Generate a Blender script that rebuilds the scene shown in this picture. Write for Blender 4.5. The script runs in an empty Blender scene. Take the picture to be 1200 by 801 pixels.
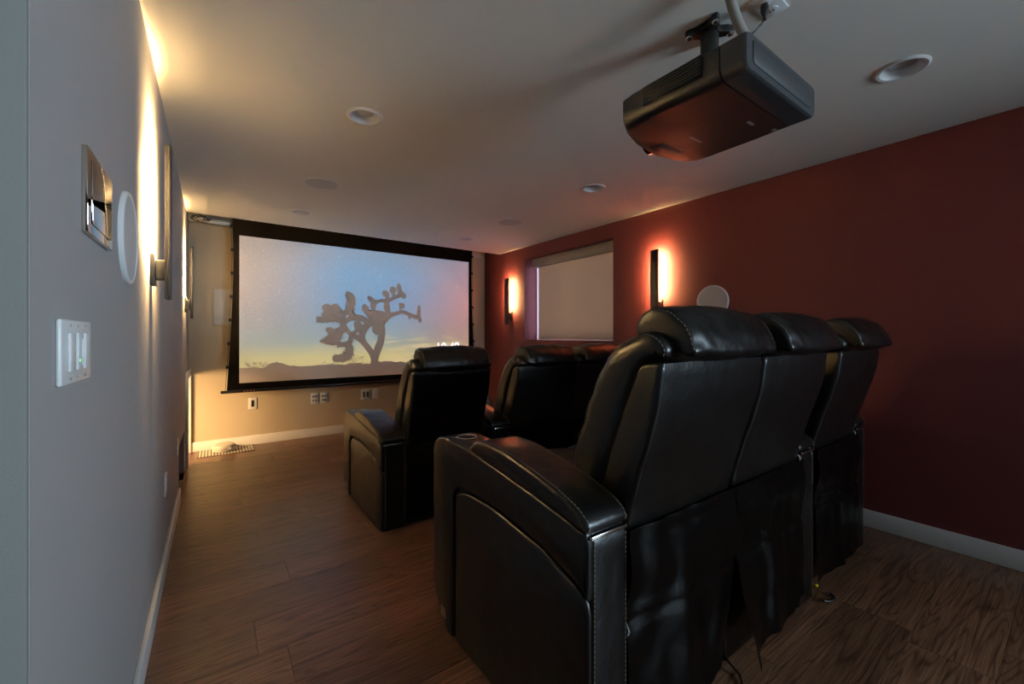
import bpy, bmesh, math, random
from mathutils import Vector, noise
random.seed(7)
sc = bpy.context.scene
COL = sc.collection
PI = math.pi

# ------------------------------------------------------------------ camera
cam = bpy.data.cameras.new('camera'); camo = bpy.data.objects.new('camera', cam); COL.objects.link(camo)
camo.location = (0, 0, 1.2)
camo.rotation_euler = (PI/2, 0, -math.radians(35.625))
cam.sensor_width = 36; cam.lens = 487.47/1200*36
cam.shift_y = -7.5/1200
cam.clip_start = .02
sc.camera = camo

# ------------------------------------------------------------------ world, lights, exposure
w = bpy.data.worlds.new('world'); sc.world = w; w.use_nodes = True
bg = w.node_tree.nodes['Background']
bg.inputs[0].default_value = (.74, .70, 1, 1); bg.inputs[1].default_value = 2.2
sc.view_settings.view_transform = 'Standard'; sc.view_settings.look = 'None'
sc.view_settings.exposure = 0.58; sc.view_settings.gamma = 1.0
sc.view_settings.use_curve_mapping = False

def area(name, loc, rot, sx, sy, power, col):
    l = bpy.data.lights.new(name, 'AREA'); l.shape = 'RECTANGLE'; l.size = sx; l.size_y = sy
    l.energy = power; l.color = col
    o = bpy.data.objects.new(name, l); COL.objects.link(o); o.location = loc; o.rotation_euler = rot
    return o
# daylight from the hall behind the seats
hl = area('hall_light', (2.9, -3.2, 1.5), (PI/2+.0, 0, math.radians(37)), 1.2, 1.1, 39, (.64, .84, 1.0)); hl.data.spread = 1.75
area('side_hall_light', (-.9, -3.7, 1.4), (PI/2, 0, -.12), .9, 1.6, .8, (.90, .92, 1.0))
# warm lamp inside the low side cupboard by the screen
cl_ = area('cupboard_lamp', (-.93, 4.60, .70), (0, 0, 0), .45, .3, 13, (1, .62, .28)); cl_.data.spread = 1.75
cl_.rotation_euler = (Vector((.1, 5.12, .15))-Vector(cl_.location)).to_track_quat('-Z', 'Y').to_euler()
# the projector's own beam (its black level) falls on the screen only
pl_ = bpy.data.lights.new('projector_beam', 'SPOT'); pl_.energy = 35; pl_.color = (1, .70, .50); pl_.spot_size = math.radians(40.5)
pl_.spot_blend = .02; pl_.use_square = True; pl_.shadow_soft_size = .015
po = bpy.data.objects.new('projector_beam', pl_); COL.objects.link(po); po.location = (1.58, 1.18, 2.06)
po.rotation_euler = (PI/2-math.atan2(.585, 4.02), 0, 0); po.scale = (1, .575, 1)

# ------------------------------------------------------------------ materials
def new_mat(name):
    m = bpy.data.materials.new(name); m.use_nodes = True
    nt = m.node_tree; b = nt.nodes['Principled BSDF']
    return m, nt, b
def N(nt, t, **kw):
    n = nt.nodes.new(t)
    for k, v in kw.items():
        if k in n.inputs: n.inputs[k].default_value = v
        else: setattr(n, k, v)
    return n
def plain(name, col, rough=.5, metal=0, bump=0, bscale=200, spec=None, var=0):
    m, nt, b = new_mat(name)
    b.inputs['Base Color'].default_value = (*col, 1); b.inputs['Roughness'].default_value = rough
    b.inputs['Metallic'].default_value = metal
    if spec is not None: b.inputs['Specular IOR Level'].default_value = spec
    tc = N(nt, 'ShaderNodeTexCoord')
    if bump:
        n = N(nt, 'ShaderNodeTexNoise', Scale=bscale, Detail=3.0)
        nt.links.new(tc.outputs['Object'], n.inputs['Vector'])
        bp = N(nt, 'ShaderNodeBump', Strength=bump, Distance=.002)
        nt.links.new(n.outputs['Fac'], bp.inputs['Height']); nt.links.new(bp.outputs['Normal'], b.inputs['Normal'])
    if var:
        n2 = N(nt, 'ShaderNodeTexNoise', Scale=2.5, Detail=4.0)
        nt.links.new(tc.outputs['Object'], n2.inputs['Vector'])
        mx = N(nt, 'ShaderNodeMixRGB'); mx.inputs[1].default_value = (*[c*(1-var) for c in col], 1)
        mx.inputs[2].default_value = (*[min(1, c*(1+var)) for c in col], 1)
        nt.links.new(n2.outputs['Fac'], mx.inputs[0]); nt.links.new(mx.outputs[0], b.inputs['Base Color'])
    return m
def emit(name, col, s):
    m, nt, b = new_mat(name)
    b.inputs['Base Color'].default_value = (*col, 1)
    b.inputs['Emission Color'].default_value = (*col, 1); b.inputs['Emission Strength'].default_value = s
    return m

M = {}
M['gray'] = plain('gray_wall_paint', (.40, .385, .38), .75, bump=.25, bscale=260, var=.03)
M['greige_warmlit'] = plain('greige_paint_warmlit', (.54, .45, .32), .75, bump=.25, bscale=260, var=.03)  # left wall's paint again, with the warm light tinted into its colour
M['gray_dimmed'] = plain('gray_paint_dimmed', (.235, .235, .215), .75, bump=.25, bscale=260, var=.03)  # wall gray darkened to hold down the light on this wall end
M['maroon'] = plain('maroon_wall_paint', (.175, .031, .030), .62, bump=.25, bscale=260, var=.05)
M['ceil'] = plain('white_ceiling_paint', (.80, .77, .71), .85, bump=.2, bscale=200, var=.02)
M['white'] = plain('white_trim_paint', (.70, .68, .66), .35, var=.02)
M['plastic'] = plain('white_plastic', (.75, .75, .75), .3, var=.01)
M['cream'] = plain('cream_plastic', (.58, .53, .44), .35, var=.03)
M['darkslot'] = plain('dark_slot', (.02, .02, .02), .4, var=.1)
M['grille'] = plain('white_speaker_cloth', (.62, .61, .60), .8, bump=.6, bscale=900, var=.02)
M['black_metal'] = plain('black_powder_coat', (.010, .010, .010), .45, bump=.15, bscale=700, var=.1)
M['proj'] = plain('black_projector_plastic', (.016, .016, .017), .38, bump=.35, bscale=900, var=.1)
M['proj2'] = plain('slate_projector_plastic', (.035, .037, .04), .42, bump=.35, bscale=900, var=.05)
M['chrome'] = plain('chrome', (.75, .73, .7), .18, metal=1, var=.02)
M['satin'] = plain('satin_metal', (.48, .40, .30), .28, metal=1, var=.05)
M['mirror'] = plain('polished_metal', (.62, .55, .48), .035, metal=1, var=.02)
M['glossblack'] = plain('black_glass', (.006, .006, .006), .06, var=.1)
M['border'] = plain('black_screen_fabric', (.003, .002, .002), .95, bump=.3, bscale=800, spec=.08, var=.1)
M['alu'] = plain('black_aluminium', (.02, .02, .022), .3, metal=.6, var=.1)
M['shade'] = plain('taupe_shade_fabric', (.46, .39, .32), .8, bump=.35, bscale=900, var=.03)
_nt = M['shade'].node_tree; _tr = _nt.nodes.new('ShaderNodeBsdfTranslucent'); _tr.inputs[0].default_value = (.215, .18, .13, 1)
_ad = _nt.nodes.new('ShaderNodeAddShader'); _ot = [n for n in _nt.nodes if n.type == 'OUTPUT_MATERIAL'][0]; _pb = _nt.nodes['Principled BSDF']
_nt.links.new(_pb.outputs[0], _ad.inputs[0]); _nt.links.new(_tr.outputs[0], _ad.inputs[1]); _nt.links.new(_ad.outputs[0], _ot.inputs[0])
M['cassette'] = plain('taupe_cassette', (.40, .34, .27), .5, var=.02)
M['cable'] = plain('black_cable', (.01, .01, .01), .45, var=.1)
M['conduit'] = plain('grey_cable_sleeve', (.27, .24, .21), .6, bump=.4, bscale=500, var=.08)
M['thread'] = plain('pale_thread', (.26, .21, .14), .7, var=.05)
M['copper'] = plain('copper_dot', (.5, .16, .06), .4, var=.05)
M['yellow'] = plain('yellow_plug', (.7, .5, .02), .4, var=.05)
M['brass'] = plain('bronze_sheet', (.20, .14, .06), .45, metal=.4, var=.2)
M['pillow'] = plain('striped_pillow_cloth', (.30, .28, .27), .85, bump=.4, bscale=300, var=.1)

def leather(name='black_leather', r0=.26, r1=.38):
    m, nt, b = new_mat(name)
    tc = N(nt, 'ShaderNodeTexCoord')
    v = N(nt, 'ShaderNodeTexVoronoi', Scale=420.0); v.feature = 'F1'
    n = N(nt, 'ShaderNodeTexNoise', Scale=16.0, Detail=5.0)
    n3 = N(nt, 'ShaderNodeTexNoise', Scale=5.0, Detail=3.0)
    for q in (v, n, n3): nt.links.new(tc.outputs['Object'], q.inputs['Vector'])
    b1 = N(nt, 'ShaderNodeBump', Strength=.10, Distance=.001)
    b2 = N(nt, 'ShaderNodeBump', Strength=.22, Distance=.012)
    nt.links.new(n.outputs['Fac'], b2.inputs['Height']); nt.links.new(v.outputs['Distance'], b1.inputs['Height'])
    nt.links.new(b2.outputs['Normal'], b1.inputs['Normal']); nt.links.new(b1.outputs['Normal'], b.inputs['Normal'])
    cr = N(nt, 'ShaderNodeMapRange'); cr.inputs['To Min'].default_value = r0; cr.inputs['To Max'].default_value = r1
    nt.links.new(n3.outputs['Fac'], cr.inputs['Value']); nt.links.new(cr.outputs['Result'], b.inputs['Roughness'])
    b.inputs['Base Color'].default_value = (.0045, .0038, .0033, 1)
    b.inputs['Specular IOR Level'].default_value = .42
    return m
M['leather'] = leather()
M['skirt'] = leather('glossy_black_leatherette', .20, .28)

def wood():
    m, nt, b = new_mat('walnut_laminate')
    tc = N(nt, 'ShaderNodeTexCoord'); oi = N(nt, 'ShaderNodeObjectInfo')
    mul = N(nt, 'ShaderNodeMath', operation='MULTIPLY'); mul.inputs[1].default_value = 61.0
    nt.links.new(oi.outputs['Random'], mul.inputs[0])
    cmb = N(nt, 'ShaderNodeCombineXYZ')
    for i in range(3): nt.links.new(mul.outputs[0], cmb.inputs[i])
    add = N(nt, 'ShaderNodeVectorMath', operation='ADD')
    nt.links.new(tc.outputs['Object'], add.inputs[0]); nt.links.new(cmb.outputs[0], add.inputs[1])
    mp = N(nt, 'ShaderNodeMapping'); mp.inputs['Scale'].default_value = (.62, 7.5, 1)
    nt.links.new(add.outputs[0], mp.inputs['Vector'])
    # cathedral grain: contour lines of a stretched noise
    n1 = N(nt, 'ShaderNodeTexNoise', Scale=1.1, Detail=2.0, Roughness=.4, Distortion=.25)
    nt.links.new(mp.outputs[0], n1.inputs['Vector'])
    m1 = N(nt, 'ShaderNodeMath', operation='MULTIPLY'); m1.inputs[1].default_value = 24.0
    fr = N(nt, 'ShaderNodeMath', operation='PINGPONG'); fr.inputs[1].default_value = .5
    nt.links.new(n1.outputs['Fac'], m1.inputs[0]); nt.links.new(m1.outputs[0], fr.inputs[0])
    # fine fibres
    mp2 = N(nt, 'ShaderNodeMapping'); mp2.inputs['Scale'].default_value = (3.0, 90.0, 1)
    nt.links.new(add.outputs[0], mp2.inputs['Vector'])
    n2 = N(nt, 'ShaderNodeTexNoise', Scale=1.5, Detail=4.0, Roughness=.6)
    nt.links.new(mp2.outputs[0], n2.inputs['Vector'])
    mp3 = N(nt, 'ShaderNodeMapping'); mp3.inputs['Scale'].default_value = (.7, 5.0, 1)
    nt.links.new(add.outputs[0], mp3.inputs['Vector'])
    n3 = N(nt, 'ShaderNodeTexNoise', Scale=1.0, Detail=2.0)
    nt.links.new(mp3.outputs[0], n3.inputs['Vector'])
    r1 = N(nt, 'ShaderNodeValToRGB')
    e = r1.color_ramp.elements
    e[0].position = .0; e[0].color = (.110, .052, .029, 1); e[1].position = .22; e[1].color = (.225, .112, .062, 1)
    nt.links.new(fr.outputs[0], r1.inputs[0])
    r2 = N(nt, 'ShaderNodeValToRGB'); e = r2.color_ramp.elements
    e[0].position = .32; e[0].color = (.50, .47, .45, 1); e[1].position = .66; e[1].color = (1.15, 1.1, 1.06, 1)
    nt.links.new(n2.outputs['Fac'], r2.inputs[0])
    mx = N(nt, 'ShaderNodeMixRGB', blend_type='MULTIPLY'); mx.inputs[0].default_value = 1
    nt.links.new(r1.outputs[0], mx.inputs[1]); nt.links.new(r2.outputs[0], mx.inputs[2])
    r3 = N(nt, 'ShaderNodeValToRGB'); e = r3.color_ramp.elements
    e[0].position = .3; e[0].color = (.75, .72, .70, 1); e[1].position = .7; e[1].color = (1.25, 1.22, 1.2, 1)
    nt.links.new(n3.outputs['Fac'], r3.inputs[0])
    mx2 = N(nt, 'ShaderNodeMixRGB', blend_type='MULTIPLY'); mx2.inputs[0].default_value = 1
    nt.links.new(mx.outputs[0], mx2.inputs[1]); nt.links.new(r3.outputs[0], mx2.inputs[2])
    mr = N(nt, 'ShaderNodeMapRange'); mr.inputs['To Min'].default_value = .85; mr.inputs['To Max'].default_value = 1.15
    nt.links.new(oi.outputs['Random'], mr.inputs['Value'])
    mx3 = N(nt, 'ShaderNodeVectorMath', operation='SCALE')
    nt.links.new(mx2.outputs[0], mx3.inputs[0]); nt.links.new(mr.outputs[0], mx3.inputs['Scale'])
    nt.links.new(mx3.outputs[0], b.inputs['Base Color'])
    bp = N(nt, 'ShaderNodeBump', Strength=.25, Distance=.002)
    nt.links.new(n2.outputs['Fac'], bp.inputs['Height']); nt.links.new(bp.outputs['Normal'], b.inputs['Normal'])
    b.inputs['Roughness'].default_value = .33
    b.inputs['Specular IOR Level'].default_value = .6
    return m
M['wood'] = wood()
M['subfloor'] = plain('dark_subfloor', (.05, .032, .022), .8, var=.1)

def stripes():
    m, nt, b = new_mat('striped_mat_cloth')
    tc = N(nt, 'ShaderNodeTexCoord')
    wv = N(nt, 'ShaderNodeTexWave', Scale=12.0, Distortion=.3); wv.bands_direction = 'X'
    nt.links.new(tc.outputs['Object'], wv.inputs['Vector'])
    r = N(nt, 'ShaderNodeValToRGB'); e = r.color_ramp.elements
    e[0].position = .22; e[0].color = (.10, .085, .06, 1); e[1].position = .36; e[1].color = (.55, .50, .40, 1)
    nt.links.new(wv.outputs['Fac'], r.inputs[0]); nt.links.new(r.outputs[0], b.inputs['Base Color'])
    b.inputs['Roughness'].default_value = .9
    return m
M['stripes'] = stripes()

def glass():
    m, nt, b = new_mat('window_glass')
    b.inputs['Base Color'].default_value = (1, 1, 1, 1); b.inputs['Roughness'].default_value = .02
    b.inputs['Transmission Weight'].default_value = 1.0; b.inputs['IOR'].default_value = 1.05
    return m
M['glass'] = glass()

SCX0, SCX1, SCZ0, SCZ1, SCY = .216, 2.960, .703, 2.248, 5.20
def screen_mat():
    m, nt, b = new_mat('projected_night_sky')
    b.inputs['Base Color'].default_value = (.62, .56, .52, 1); b.inputs['Roughness'].default_value = .8
    tc = N(nt, 'ShaderNodeTexCoord'); sp = N(nt, 'ShaderNodeSeparateXYZ')
    nt.links.new(tc.outputs['Generated'], sp.inputs[0])
    def ramp(src, stops):
        r = N(nt, 'ShaderNodeValToRGB'); el = r.color_ramp.elements
        while len(el) < len(stops): el.new(.5)
        for q, (p, c) in zip(el, stops): q.position = p; q.color = (*c, 1)
        nt.links.new(src, r.inputs[0]); return r
    # the plate is thin in y, so generated x and z span the picture
    left = ramp(sp.outputs['Z'], [(0, (.40, .32, .12)), (.16, (.42, .37, .14)), (.27, (.15, .23, .22)), (.5, (.17, .18, .20)), (1, (.23, .20, .18))])
    midr = ramp(sp.outputs['Z'], [(0, (.42, .34, .12)), (.16, (.42, .38, .13)), (.30, (.09, .22, .27)), (.55, (.01, .20, .40)), (.8, (.0, .21, .43)), (1, (.04, .18, .32))])
    right = ramp(sp.outputs['Z'], [(0, (.40, .30, .14)), (.16, (.40, .32, .18)), (.30, (.22, .15, .14)), (.55, (.20, .13, .18)), (1, (.13, .17, .25))])
    w1 = N(nt, 'ShaderNodeMapRange', interpolation_type='SMOOTHSTEP'); w1.inputs['From Min'].default_value = .0; w1.inputs['From Max'].default_value = .42
    w2 = N(nt, 'ShaderNodeMapRange', interpolation_type='SMOOTHSTEP'); w2.inputs['From Min'].default_value = .55; w2.inputs['From Max'].default_value = 1.0
    nt.links.new(sp.outputs['X'], w1.inputs['Value']); nt.links.new(sp.outputs['X'], w2.inputs['Value'])
    a = N(nt, 'ShaderNodeMixRGB'); nt.links.new(w1.outputs[0], a.inputs[0]); nt.links.new(left.outputs[0], a.inputs[1]); nt.links.new(midr.outputs[0], a.inputs[2])
    c = N(nt, 'ShaderNodeMixRGB'); nt.links.new(w2.outputs[0], c.inputs[0]); nt.links.new(a.outputs[0], c.inputs[1]); nt.links.new(right.outputs[0], c.inputs[2])
    # stars and grain above the horizon
    n1 = N(nt, 'ShaderNodeTexNoise', Scale=75.0, Detail=5.0, Roughness=.7); nt.links.new(tc.outputs['Object'], n1.inputs['Vector'])
    g = ramp(n1.outputs['Fac'], [(.30, (.5, .55, .55)), (.52, (1.0, 1.0, 1.0)), (.60, (1.5, 1.35, 1.4)), (.70, (2.4, 2.1, 2.1))])
    v = N(nt, 'ShaderNodeTexVoronoi', Scale=26.0); nt.links.new(tc.outputs['Object'], v.inputs['Vector'])
    st = ramp(v.outputs['Distance'], [(.0, (1, 1, 1)), (.10, (.5, .5, .5)), (.17, (0, 0, 0))])
    vc = N(nt, 'ShaderNodeSeparateXYZ'); nt.links.new(v.outputs['Color'], vc.inputs[0])
    pw = N(nt, 'ShaderNodeMath', operation='POWER'); pw.inputs[1].default_value = 3.0; nt.links.new(vc.outputs[0], pw.inputs[0])
    up = N(nt, 'ShaderNodeMapRange'); up.inputs['From Min'].default_value = .26; up.inputs['From Max'].default_value = .42
    nt.links.new(sp.outputs['Z'], up.inputs['Value'])
    ms = N(nt, 'ShaderNodeMath', operation='MULTIPLY'); nt.links.new(pw.outputs[0], ms.inputs[0]); nt.links.new(up.outputs[0], ms.inputs[1])
    gm = N(nt, 'ShaderNodeMixRGB', blend_type='MULTIPLY'); nt.links.new(up.outputs[0], gm.inputs[0]); nt.links.new(c.outputs[0], gm.inputs[1]); nt.links.new(g.outputs[0], gm.inputs[2])
    sa = N(nt, 'ShaderNodeMixRGB', blend_type='ADD'); nt.links.new(ms.outputs[0], sa.inputs[0]); nt.links.new(gm.outputs[0], sa.inputs[1]); nt.links.new(st.outputs[0], sa.inputs[2])
    # streaky clouds near the horizon on the right
    mp = N(nt, 'ShaderNodeMapping'); mp.inputs['Scale'].default_value = (2.2, 1, 15.0); mp.inputs['Rotation'].default_value = (0, .09, 0)
    nt.links.new(tc.outputs['Object'], mp.inputs['Vector'])
    n2 = N(nt, 'ShaderNodeTexNoise', Scale=1.3, Detail=5.0, Distortion=.6); nt.links.new(mp.outputs[0], n2.inputs['Vector'])
    cm = ramp(n2.outputs['Fac'], [(.45, (0, 0, 0)), (.62, (1, 1, 1))])
    band = ramp(sp.outputs['Z'], [(.10, (1, 1, 1)), (.26, (.9, .9, .9)), (.36, (0, 0, 0))])
    xb = N(nt, 'ShaderNodeMapRange', interpolation_type='SMOOTHSTEP'); xb.inputs['From Min'].default_value = .40; xb.inputs['From Max'].default_value = .6
    nt.links.new(sp.outputs['X'], xb.inputs['Value'])
    q1 = N(nt, 'ShaderNodeMath', operation='MULTIPLY'); nt.links.new(cm.outputs[0], q1.inputs[0]); nt.links.new(band.outputs[0], q1.inputs[1])
    q2 = N(nt, 'ShaderNodeMath', operation='MULTIPLY'); nt.links.new(q1.outputs[0], q2.inputs[0]); nt.links.new(xb.outputs[0], q2.inputs[1])
    cl = N(nt, 'ShaderNodeMixRGB'); cl.inputs[2].default_value = (.52, .44, .22, 1)
    nt.links.new(q2.outputs[0], cl.inputs[0]); nt.links.new(sa.outputs[0], cl.inputs[1])
    nt.links.new(cl.outputs[0], b.inputs['Emission Color']); b.inputs['Emission Strength'].default_value = .62
    return m
M['sky'] = screen_mat()
M['unlit_screen'] = plain('screen_in_projected_shadow', (.62, .56, .52), .8, bump=.1, var=.02)
M['clock'] = emit('projected_white_digits', (.9, .9, .95), 1.1)
M['led'] = emit('warm_led_strip', (1.0, .65, .27), 2000.0)
M['led_dim'] = emit('dimmed_warm_led_strip', (1.0, .62, .26), 230.0)
M['bluedot'] = emit('blue_indicator', (.1, .35, 1.0), 4.0)
M['greendot'] = emit('green_indicator', (.2, 1.0, .1), 1.0)

# ------------------------------------------------------------------ helpers
def finish(bm, name, mat, smooth=35):
    bmesh.ops.recalc_face_normals(bm, faces=bm.faces)
    me = bpy.data.meshes.new(name); bm.to_mesh(me); bm.free()
    me.materials.append(mat)
    if smooth:
        for p in me.polygons: p.use_smooth = True
        me.set_sharp_from_angle(angle=math.radians(smooth))
    return me
def wloc(o):
    v = Vector((0, 0, 0))
    while o is not None:
        v = v + o.location; o = o.parent
    return v
def link(name, me, parent=None):
    o = bpy.data.objects.new(name, me); COL.objects.link(o); o.parent = parent
    return o
def obj(name, bm, mat, parent=None, smooth=35):
    """bm in world coordinates; origin moves to the parent's origin, or to the base of the mesh"""
    vs = [v.co for v in bm.verts]
    if parent is not None: off = wloc(parent); loc = Vector((0, 0, 0))
    else:
        lo = [min(v[i] for v in vs) for i in range(3)]; hi = [max(v[i] for v in vs) for i in range(3)]
        off = Vector(((lo[0]+hi[0])/2, (lo[1]+hi[1])/2, lo[2])); loc = off
    bmesh.ops.translate(bm, verts=bm.verts, vec=-off)
    o = link(name, finish(bm, name, mat, smooth), parent); o.location = loc
    return o
def tag(o, label, cat, group=None):
    o['label'] = label; o['category'] = cat
    if group: o['group'] = group
    return o
def thing(name, loc, label, cat, group=None):
    o = bpy.data.objects.new(name, None); COL.objects.link(o); o.location = loc; o.empty_display_size = .05
    return tag(o, label, cat, group)
def struct(o): o['kind'] = 'structure'; return o
def B(): return bmesh.new()
def box(bm, x0, x1, y0, y1, z0, z1, bev=0, seg=2):
    r = bmesh.ops.create_cube(bm, size=1)
    for v in r['verts']:
        v.co = Vector((x0+(v.co.x+.5)*(x1-x0), y0+(v.co.y+.5)*(y1-y0), z0+(v.co.z+.5)*(z1-z0)))
    if bev:
        es = list({e for v in r['verts'] for e in v.link_edges})
        bmesh.ops.bevel(bm, geom=es, offset=bev, segments=seg, affect='EDGES', profile=.5)
    return bm
def rounded(pts, rad, seg=4):
    """round the corners of a closed 2D polygon"""
    out = []; n = len(pts)
    for i in range(n):
        p = Vector(pts[i][:2]); a = Vector(pts[i-1][:2]); c = Vector(pts[(i+1) % n][:2])
        r = pts[i][2] if len(pts[i]) > 2 else rad
        da, dc = (a-p), (c-p); la, lc = da.length, dc.length
        r = min(r, la*.45, lc*.45)
        if r < 1e-5: out.append(p); continue
        p0 = p+da/la*r; p1 = p+dc/lc*r
        for k in range(seg+1):
            t = k/seg; out.append((1-t)**2*p0+2*t*(1-t)*p+t*t*p1)
    return out
def resample(pts, n):
    pts = [Vector(p[:2]) for p in pts]; L = [0]
    m = len(pts)
    for i in range(m): L.append(L[-1]+(pts[(i+1) % m]-pts[i]).length)
    out = []; j = 0
    for k in range(n):
        s = L[-1]*k/n
        while L[j+1] < s: j += 1
        t = (s-L[j])/max(1e-9, L[j+1]-L[j]); out.append(pts[j].lerp(pts[(j+1) % m], t))
    return out
def normals2(pts):
    n = len(pts); A = sum(pts[i].x*pts[(i+1) % n].y-pts[(i+1) % n].x*pts[i].y for i in range(n))
    out = []
    for i in range(n):
        t = pts[(i+1) % n]-pts[i-1]; v = Vector((t.y, -t.x))
        if A < 0: v = -v
        out.append(v.normalized() if v.length else Vector((0, 0)))
    return out
def loft(bm, rings, caps=True):
    R = [[bm.verts.new(p) for p in r] for r in rings]
    n = len(R[0])
    for a, b in zip(R, R[1:]):
        for i in range(n): bm.faces.new((a[i], a[(i+1) % n], b[(i+1) % n], b[i]))
    if caps:
        for r in (R[0], R[-1]):
            f = bm.faces.new(r); bmesh.ops.triangulate(bm, faces=[f])
    return R
def prism(bm, pts, a, b, r=.012, n=8, puff=0, axis='x', fn=None, rs=4):
    """extrude a closed 2D outline along an axis with rounded rims; puff swells the middle; fn displaces"""
    nm = normals2(pts); sl = []
    if r > 0:
        for k in range(rs):
            t = PI/2*(1-k/rs); sl.append((a+r*(1-math.sin(t)), r*(1-math.cos(t))))
    for k in range(n+1):
        u = k/n; sl.append((a+r+(b-a-2*r)*u, -puff*math.sin(PI*u)))
    if r > 0:
        for k in range(rs-1, -1, -1):
            t = PI/2*(1-k/rs); sl.append((b-r*(1-math.sin(t)), r*(1-math.cos(t))))
    rings = []
    for x, ins in sl:
        ring = []
        for p, q in zip(pts, nm):
            e = p-q*ins
            if axis == 'x': c = Vector((x, e.x, e.y)); nn = Vector((0, q.x, q.y))
            elif axis == 'y': c = Vector((e.x, x, e.y)); nn = Vector((q.x, 0, q.y))
            else: c = Vector((e.x, e.y, x)); nn = Vector((q.x, q.y, 0))
            if fn: c = c+nn*fn(c)
            ring.append(c)
        rings.append(ring)
    loft(bm, rings)
    return bm
def tube(bm, pts, r, seg=8, closed=False):
    pts = [Vector(p) for p in pts]; rings = []; n = len(pts)
    for i, p in enumerate(pts):
        if closed: t = pts[(i+1) % n]-pts[i-1]
        else: t = pts[min(i+1, n-1)]-pts[max(i-1, 0)]
        t.normalize()
        u = t.cross(Vector((0, 0, 1)))
        if u.length < .05: u = t.cross(Vector((1, 0, 0)))
        u.normalize(); v = u.cross(t)
        rr = r(i/(n-1)) if callable(r) else r
        rings.append([p+(u*math.cos(2*PI*k/seg)+v*math.sin(2*PI*k/seg))*rr for k in range(seg)])
    if closed: rings.append(rings[0])
    loft(bm, rings, caps=not closed)
    if closed: bmesh.ops.remove_doubles(bm, verts=bm.verts, dist=1e-6)
    return bm
def lathe(bm, prof, c, seg=32, axis='z', flip=1, closed=False):
    """prof: (radius, height) from c along axis"""
    rings = []
    for rad, h in prof:
        ring = []
        for k in range(seg):
            a = 2*PI*k/seg; x, y = rad*math.cos(a), rad*math.sin(a)
            if axis == 'z': ring.append(Vector((c[0]+x, c[1]+y, c[2]+flip*h)))
            elif axis == 'x': ring.append(Vector((c[0]+flip*h, c[1]+x, c[2]+y)))
            else: ring.append(Vector((c[0]+x, c[1]+flip*h, c[2]+y)))
        rings.append(ring)
    if closed: rings.append(rings[0])
    loft(bm, rings, caps=not closed)
    if closed: bmesh.ops.remove_doubles(bm, verts=bm.verts, dist=1e-6)
    return bm
def slab(name, outline, holes, mat, fmap, thick):
    """flat slab with holes: 2D outline triangulated with its holes, extruded, mapped by fmap(u, v, t)"""
    cu = bpy.data.curves.new(name, 'CURVE'); cu.dimensions = '2D'; cu.fill_mode = 'BOTH'; cu.extrude = thick/2
    for lp in [outline]+holes:
        s = cu.splines.new('POLY'); s.points.add(len(lp)-1); s.use_cyclic_u = True
        for p, q in zip(s.points, lp): p.co = (q[0], q[1], 0, 1)
    o = bpy.data.objects.new(name, cu); COL.objects.link(o)
    dg = bpy.context.evaluated_depsgraph_get(); me = bpy.data.meshes.new_from_object(o.evaluated_get(dg))
    bpy.data.objects.remove(o); bpy.data.curves.remove(cu)
    bm = B(); bm.from_mesh(me); bpy.data.meshes.remove(me)
    bmesh.ops.remove_doubles(bm, verts=bm.verts, dist=1e-5)
    for v in bm.verts: v.co = Vector(fmap(v.co.x, v.co.y, v.co.z+thick/2))
    return struct(obj(name, bm, mat, None, smooth=30))
def circle(cx, cy, r, n=32): return [(cx+r*math.cos(2*PI*k/n), cy+r*math.sin(2*PI*k/n)) for k in range(n)]
def rect(a0, a1, b0, b1): return [(a0, b0), (a1, b0), (a1, b1), (a0, b1)]

# ------------------------------------------------------------------ room
XL, XR, YB, H, YE = -.211, 3.353, 5.40, 2.368, 4.984
XH, YR = -1.6, -4.0            # hall behind the camera
YC = .872                       # outer corner of the left wall
SPOTS = [(.655, 2.262), (.664, 4.357), (2.450, .487), (2.445, 2.302), (2.474, 4.425)]

fl = struct(obj('floor', box(B(), XH, XR+.1, YR, YB+.1, -.05, -.012), M['subfloor']))
pw, y0 = .2325, .196-.2325*19
joints = {1: 2.285+.02, 8: .735, 7: .136, 11: .21}
row = 0; y = y0
while y < YB:
    k = round((y-.196)/pw)
    ya, yb = max(y, YR), min(y+pw, YB)
    xs = [XH if ya < YC-.02 else XL]
    if ya < YC < yb: xs = [XL]
    start = joints.get(k, xs[0]+random.uniform(.3, 1.5))
    x = start-1.52*math.ceil((start-xs[0])/1.52)+1.52
    while x < XR:
        if x-xs[-1] > .12 and XR-x > .12: xs.append(x)
        x += 1.52
    xs.append(XR)
    if yb-ya > .02:
        for xa, xb in zip(xs, xs[1:]):
            bm = B(); g = .0004
            box(bm, xa+g, xb-g, ya+g, yb-g, -.012, 0)
            top = [e for e in bm.edges if all(v.co.z > -.001 for v in e.verts)]
            bmesh.ops.bevel(bm, geom=top, offset=.0012, segments=1, affect='EDGES')
            cx, cy = (xa+xb)/2, (ya+yb)/2
            bmesh.ops.translate(bm, verts=bm.verts, vec=(-cx, -cy, .05))
            o = link('plank', finish(bm, 'plank', M['wood'], 0), fl)
            o.location = Vector((cx, cy, -.05))-wloc(fl)
    y += pw

# ceiling with holes for the recessed lamps; it stops short of the back wall where the screen drops
slab('ceiling', rect(XH, XR+.1, YR, YE), [circle(x, y, .072) for x, y in SPOTS], M['ceil'], lambda u, v, t: (u, v, H+t), .03)
struct(obj('trim_1', box(B(), XL, XR, YE, YB, H+.30, H+.33), M['ceil']))                # lid of the screen slot
struct(obj('trim_2', box(B(), XL, XR, YE-.02, YE, H+.03, H+.30), M['ceil']))            # slot cheek
bx = B(); box(bx, XL, 3.24, 5.315, YB, H-.002, H+.20, .003); struct(obj('trim_3', bx, M['white']))   # white bulkhead over the back wall
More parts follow.
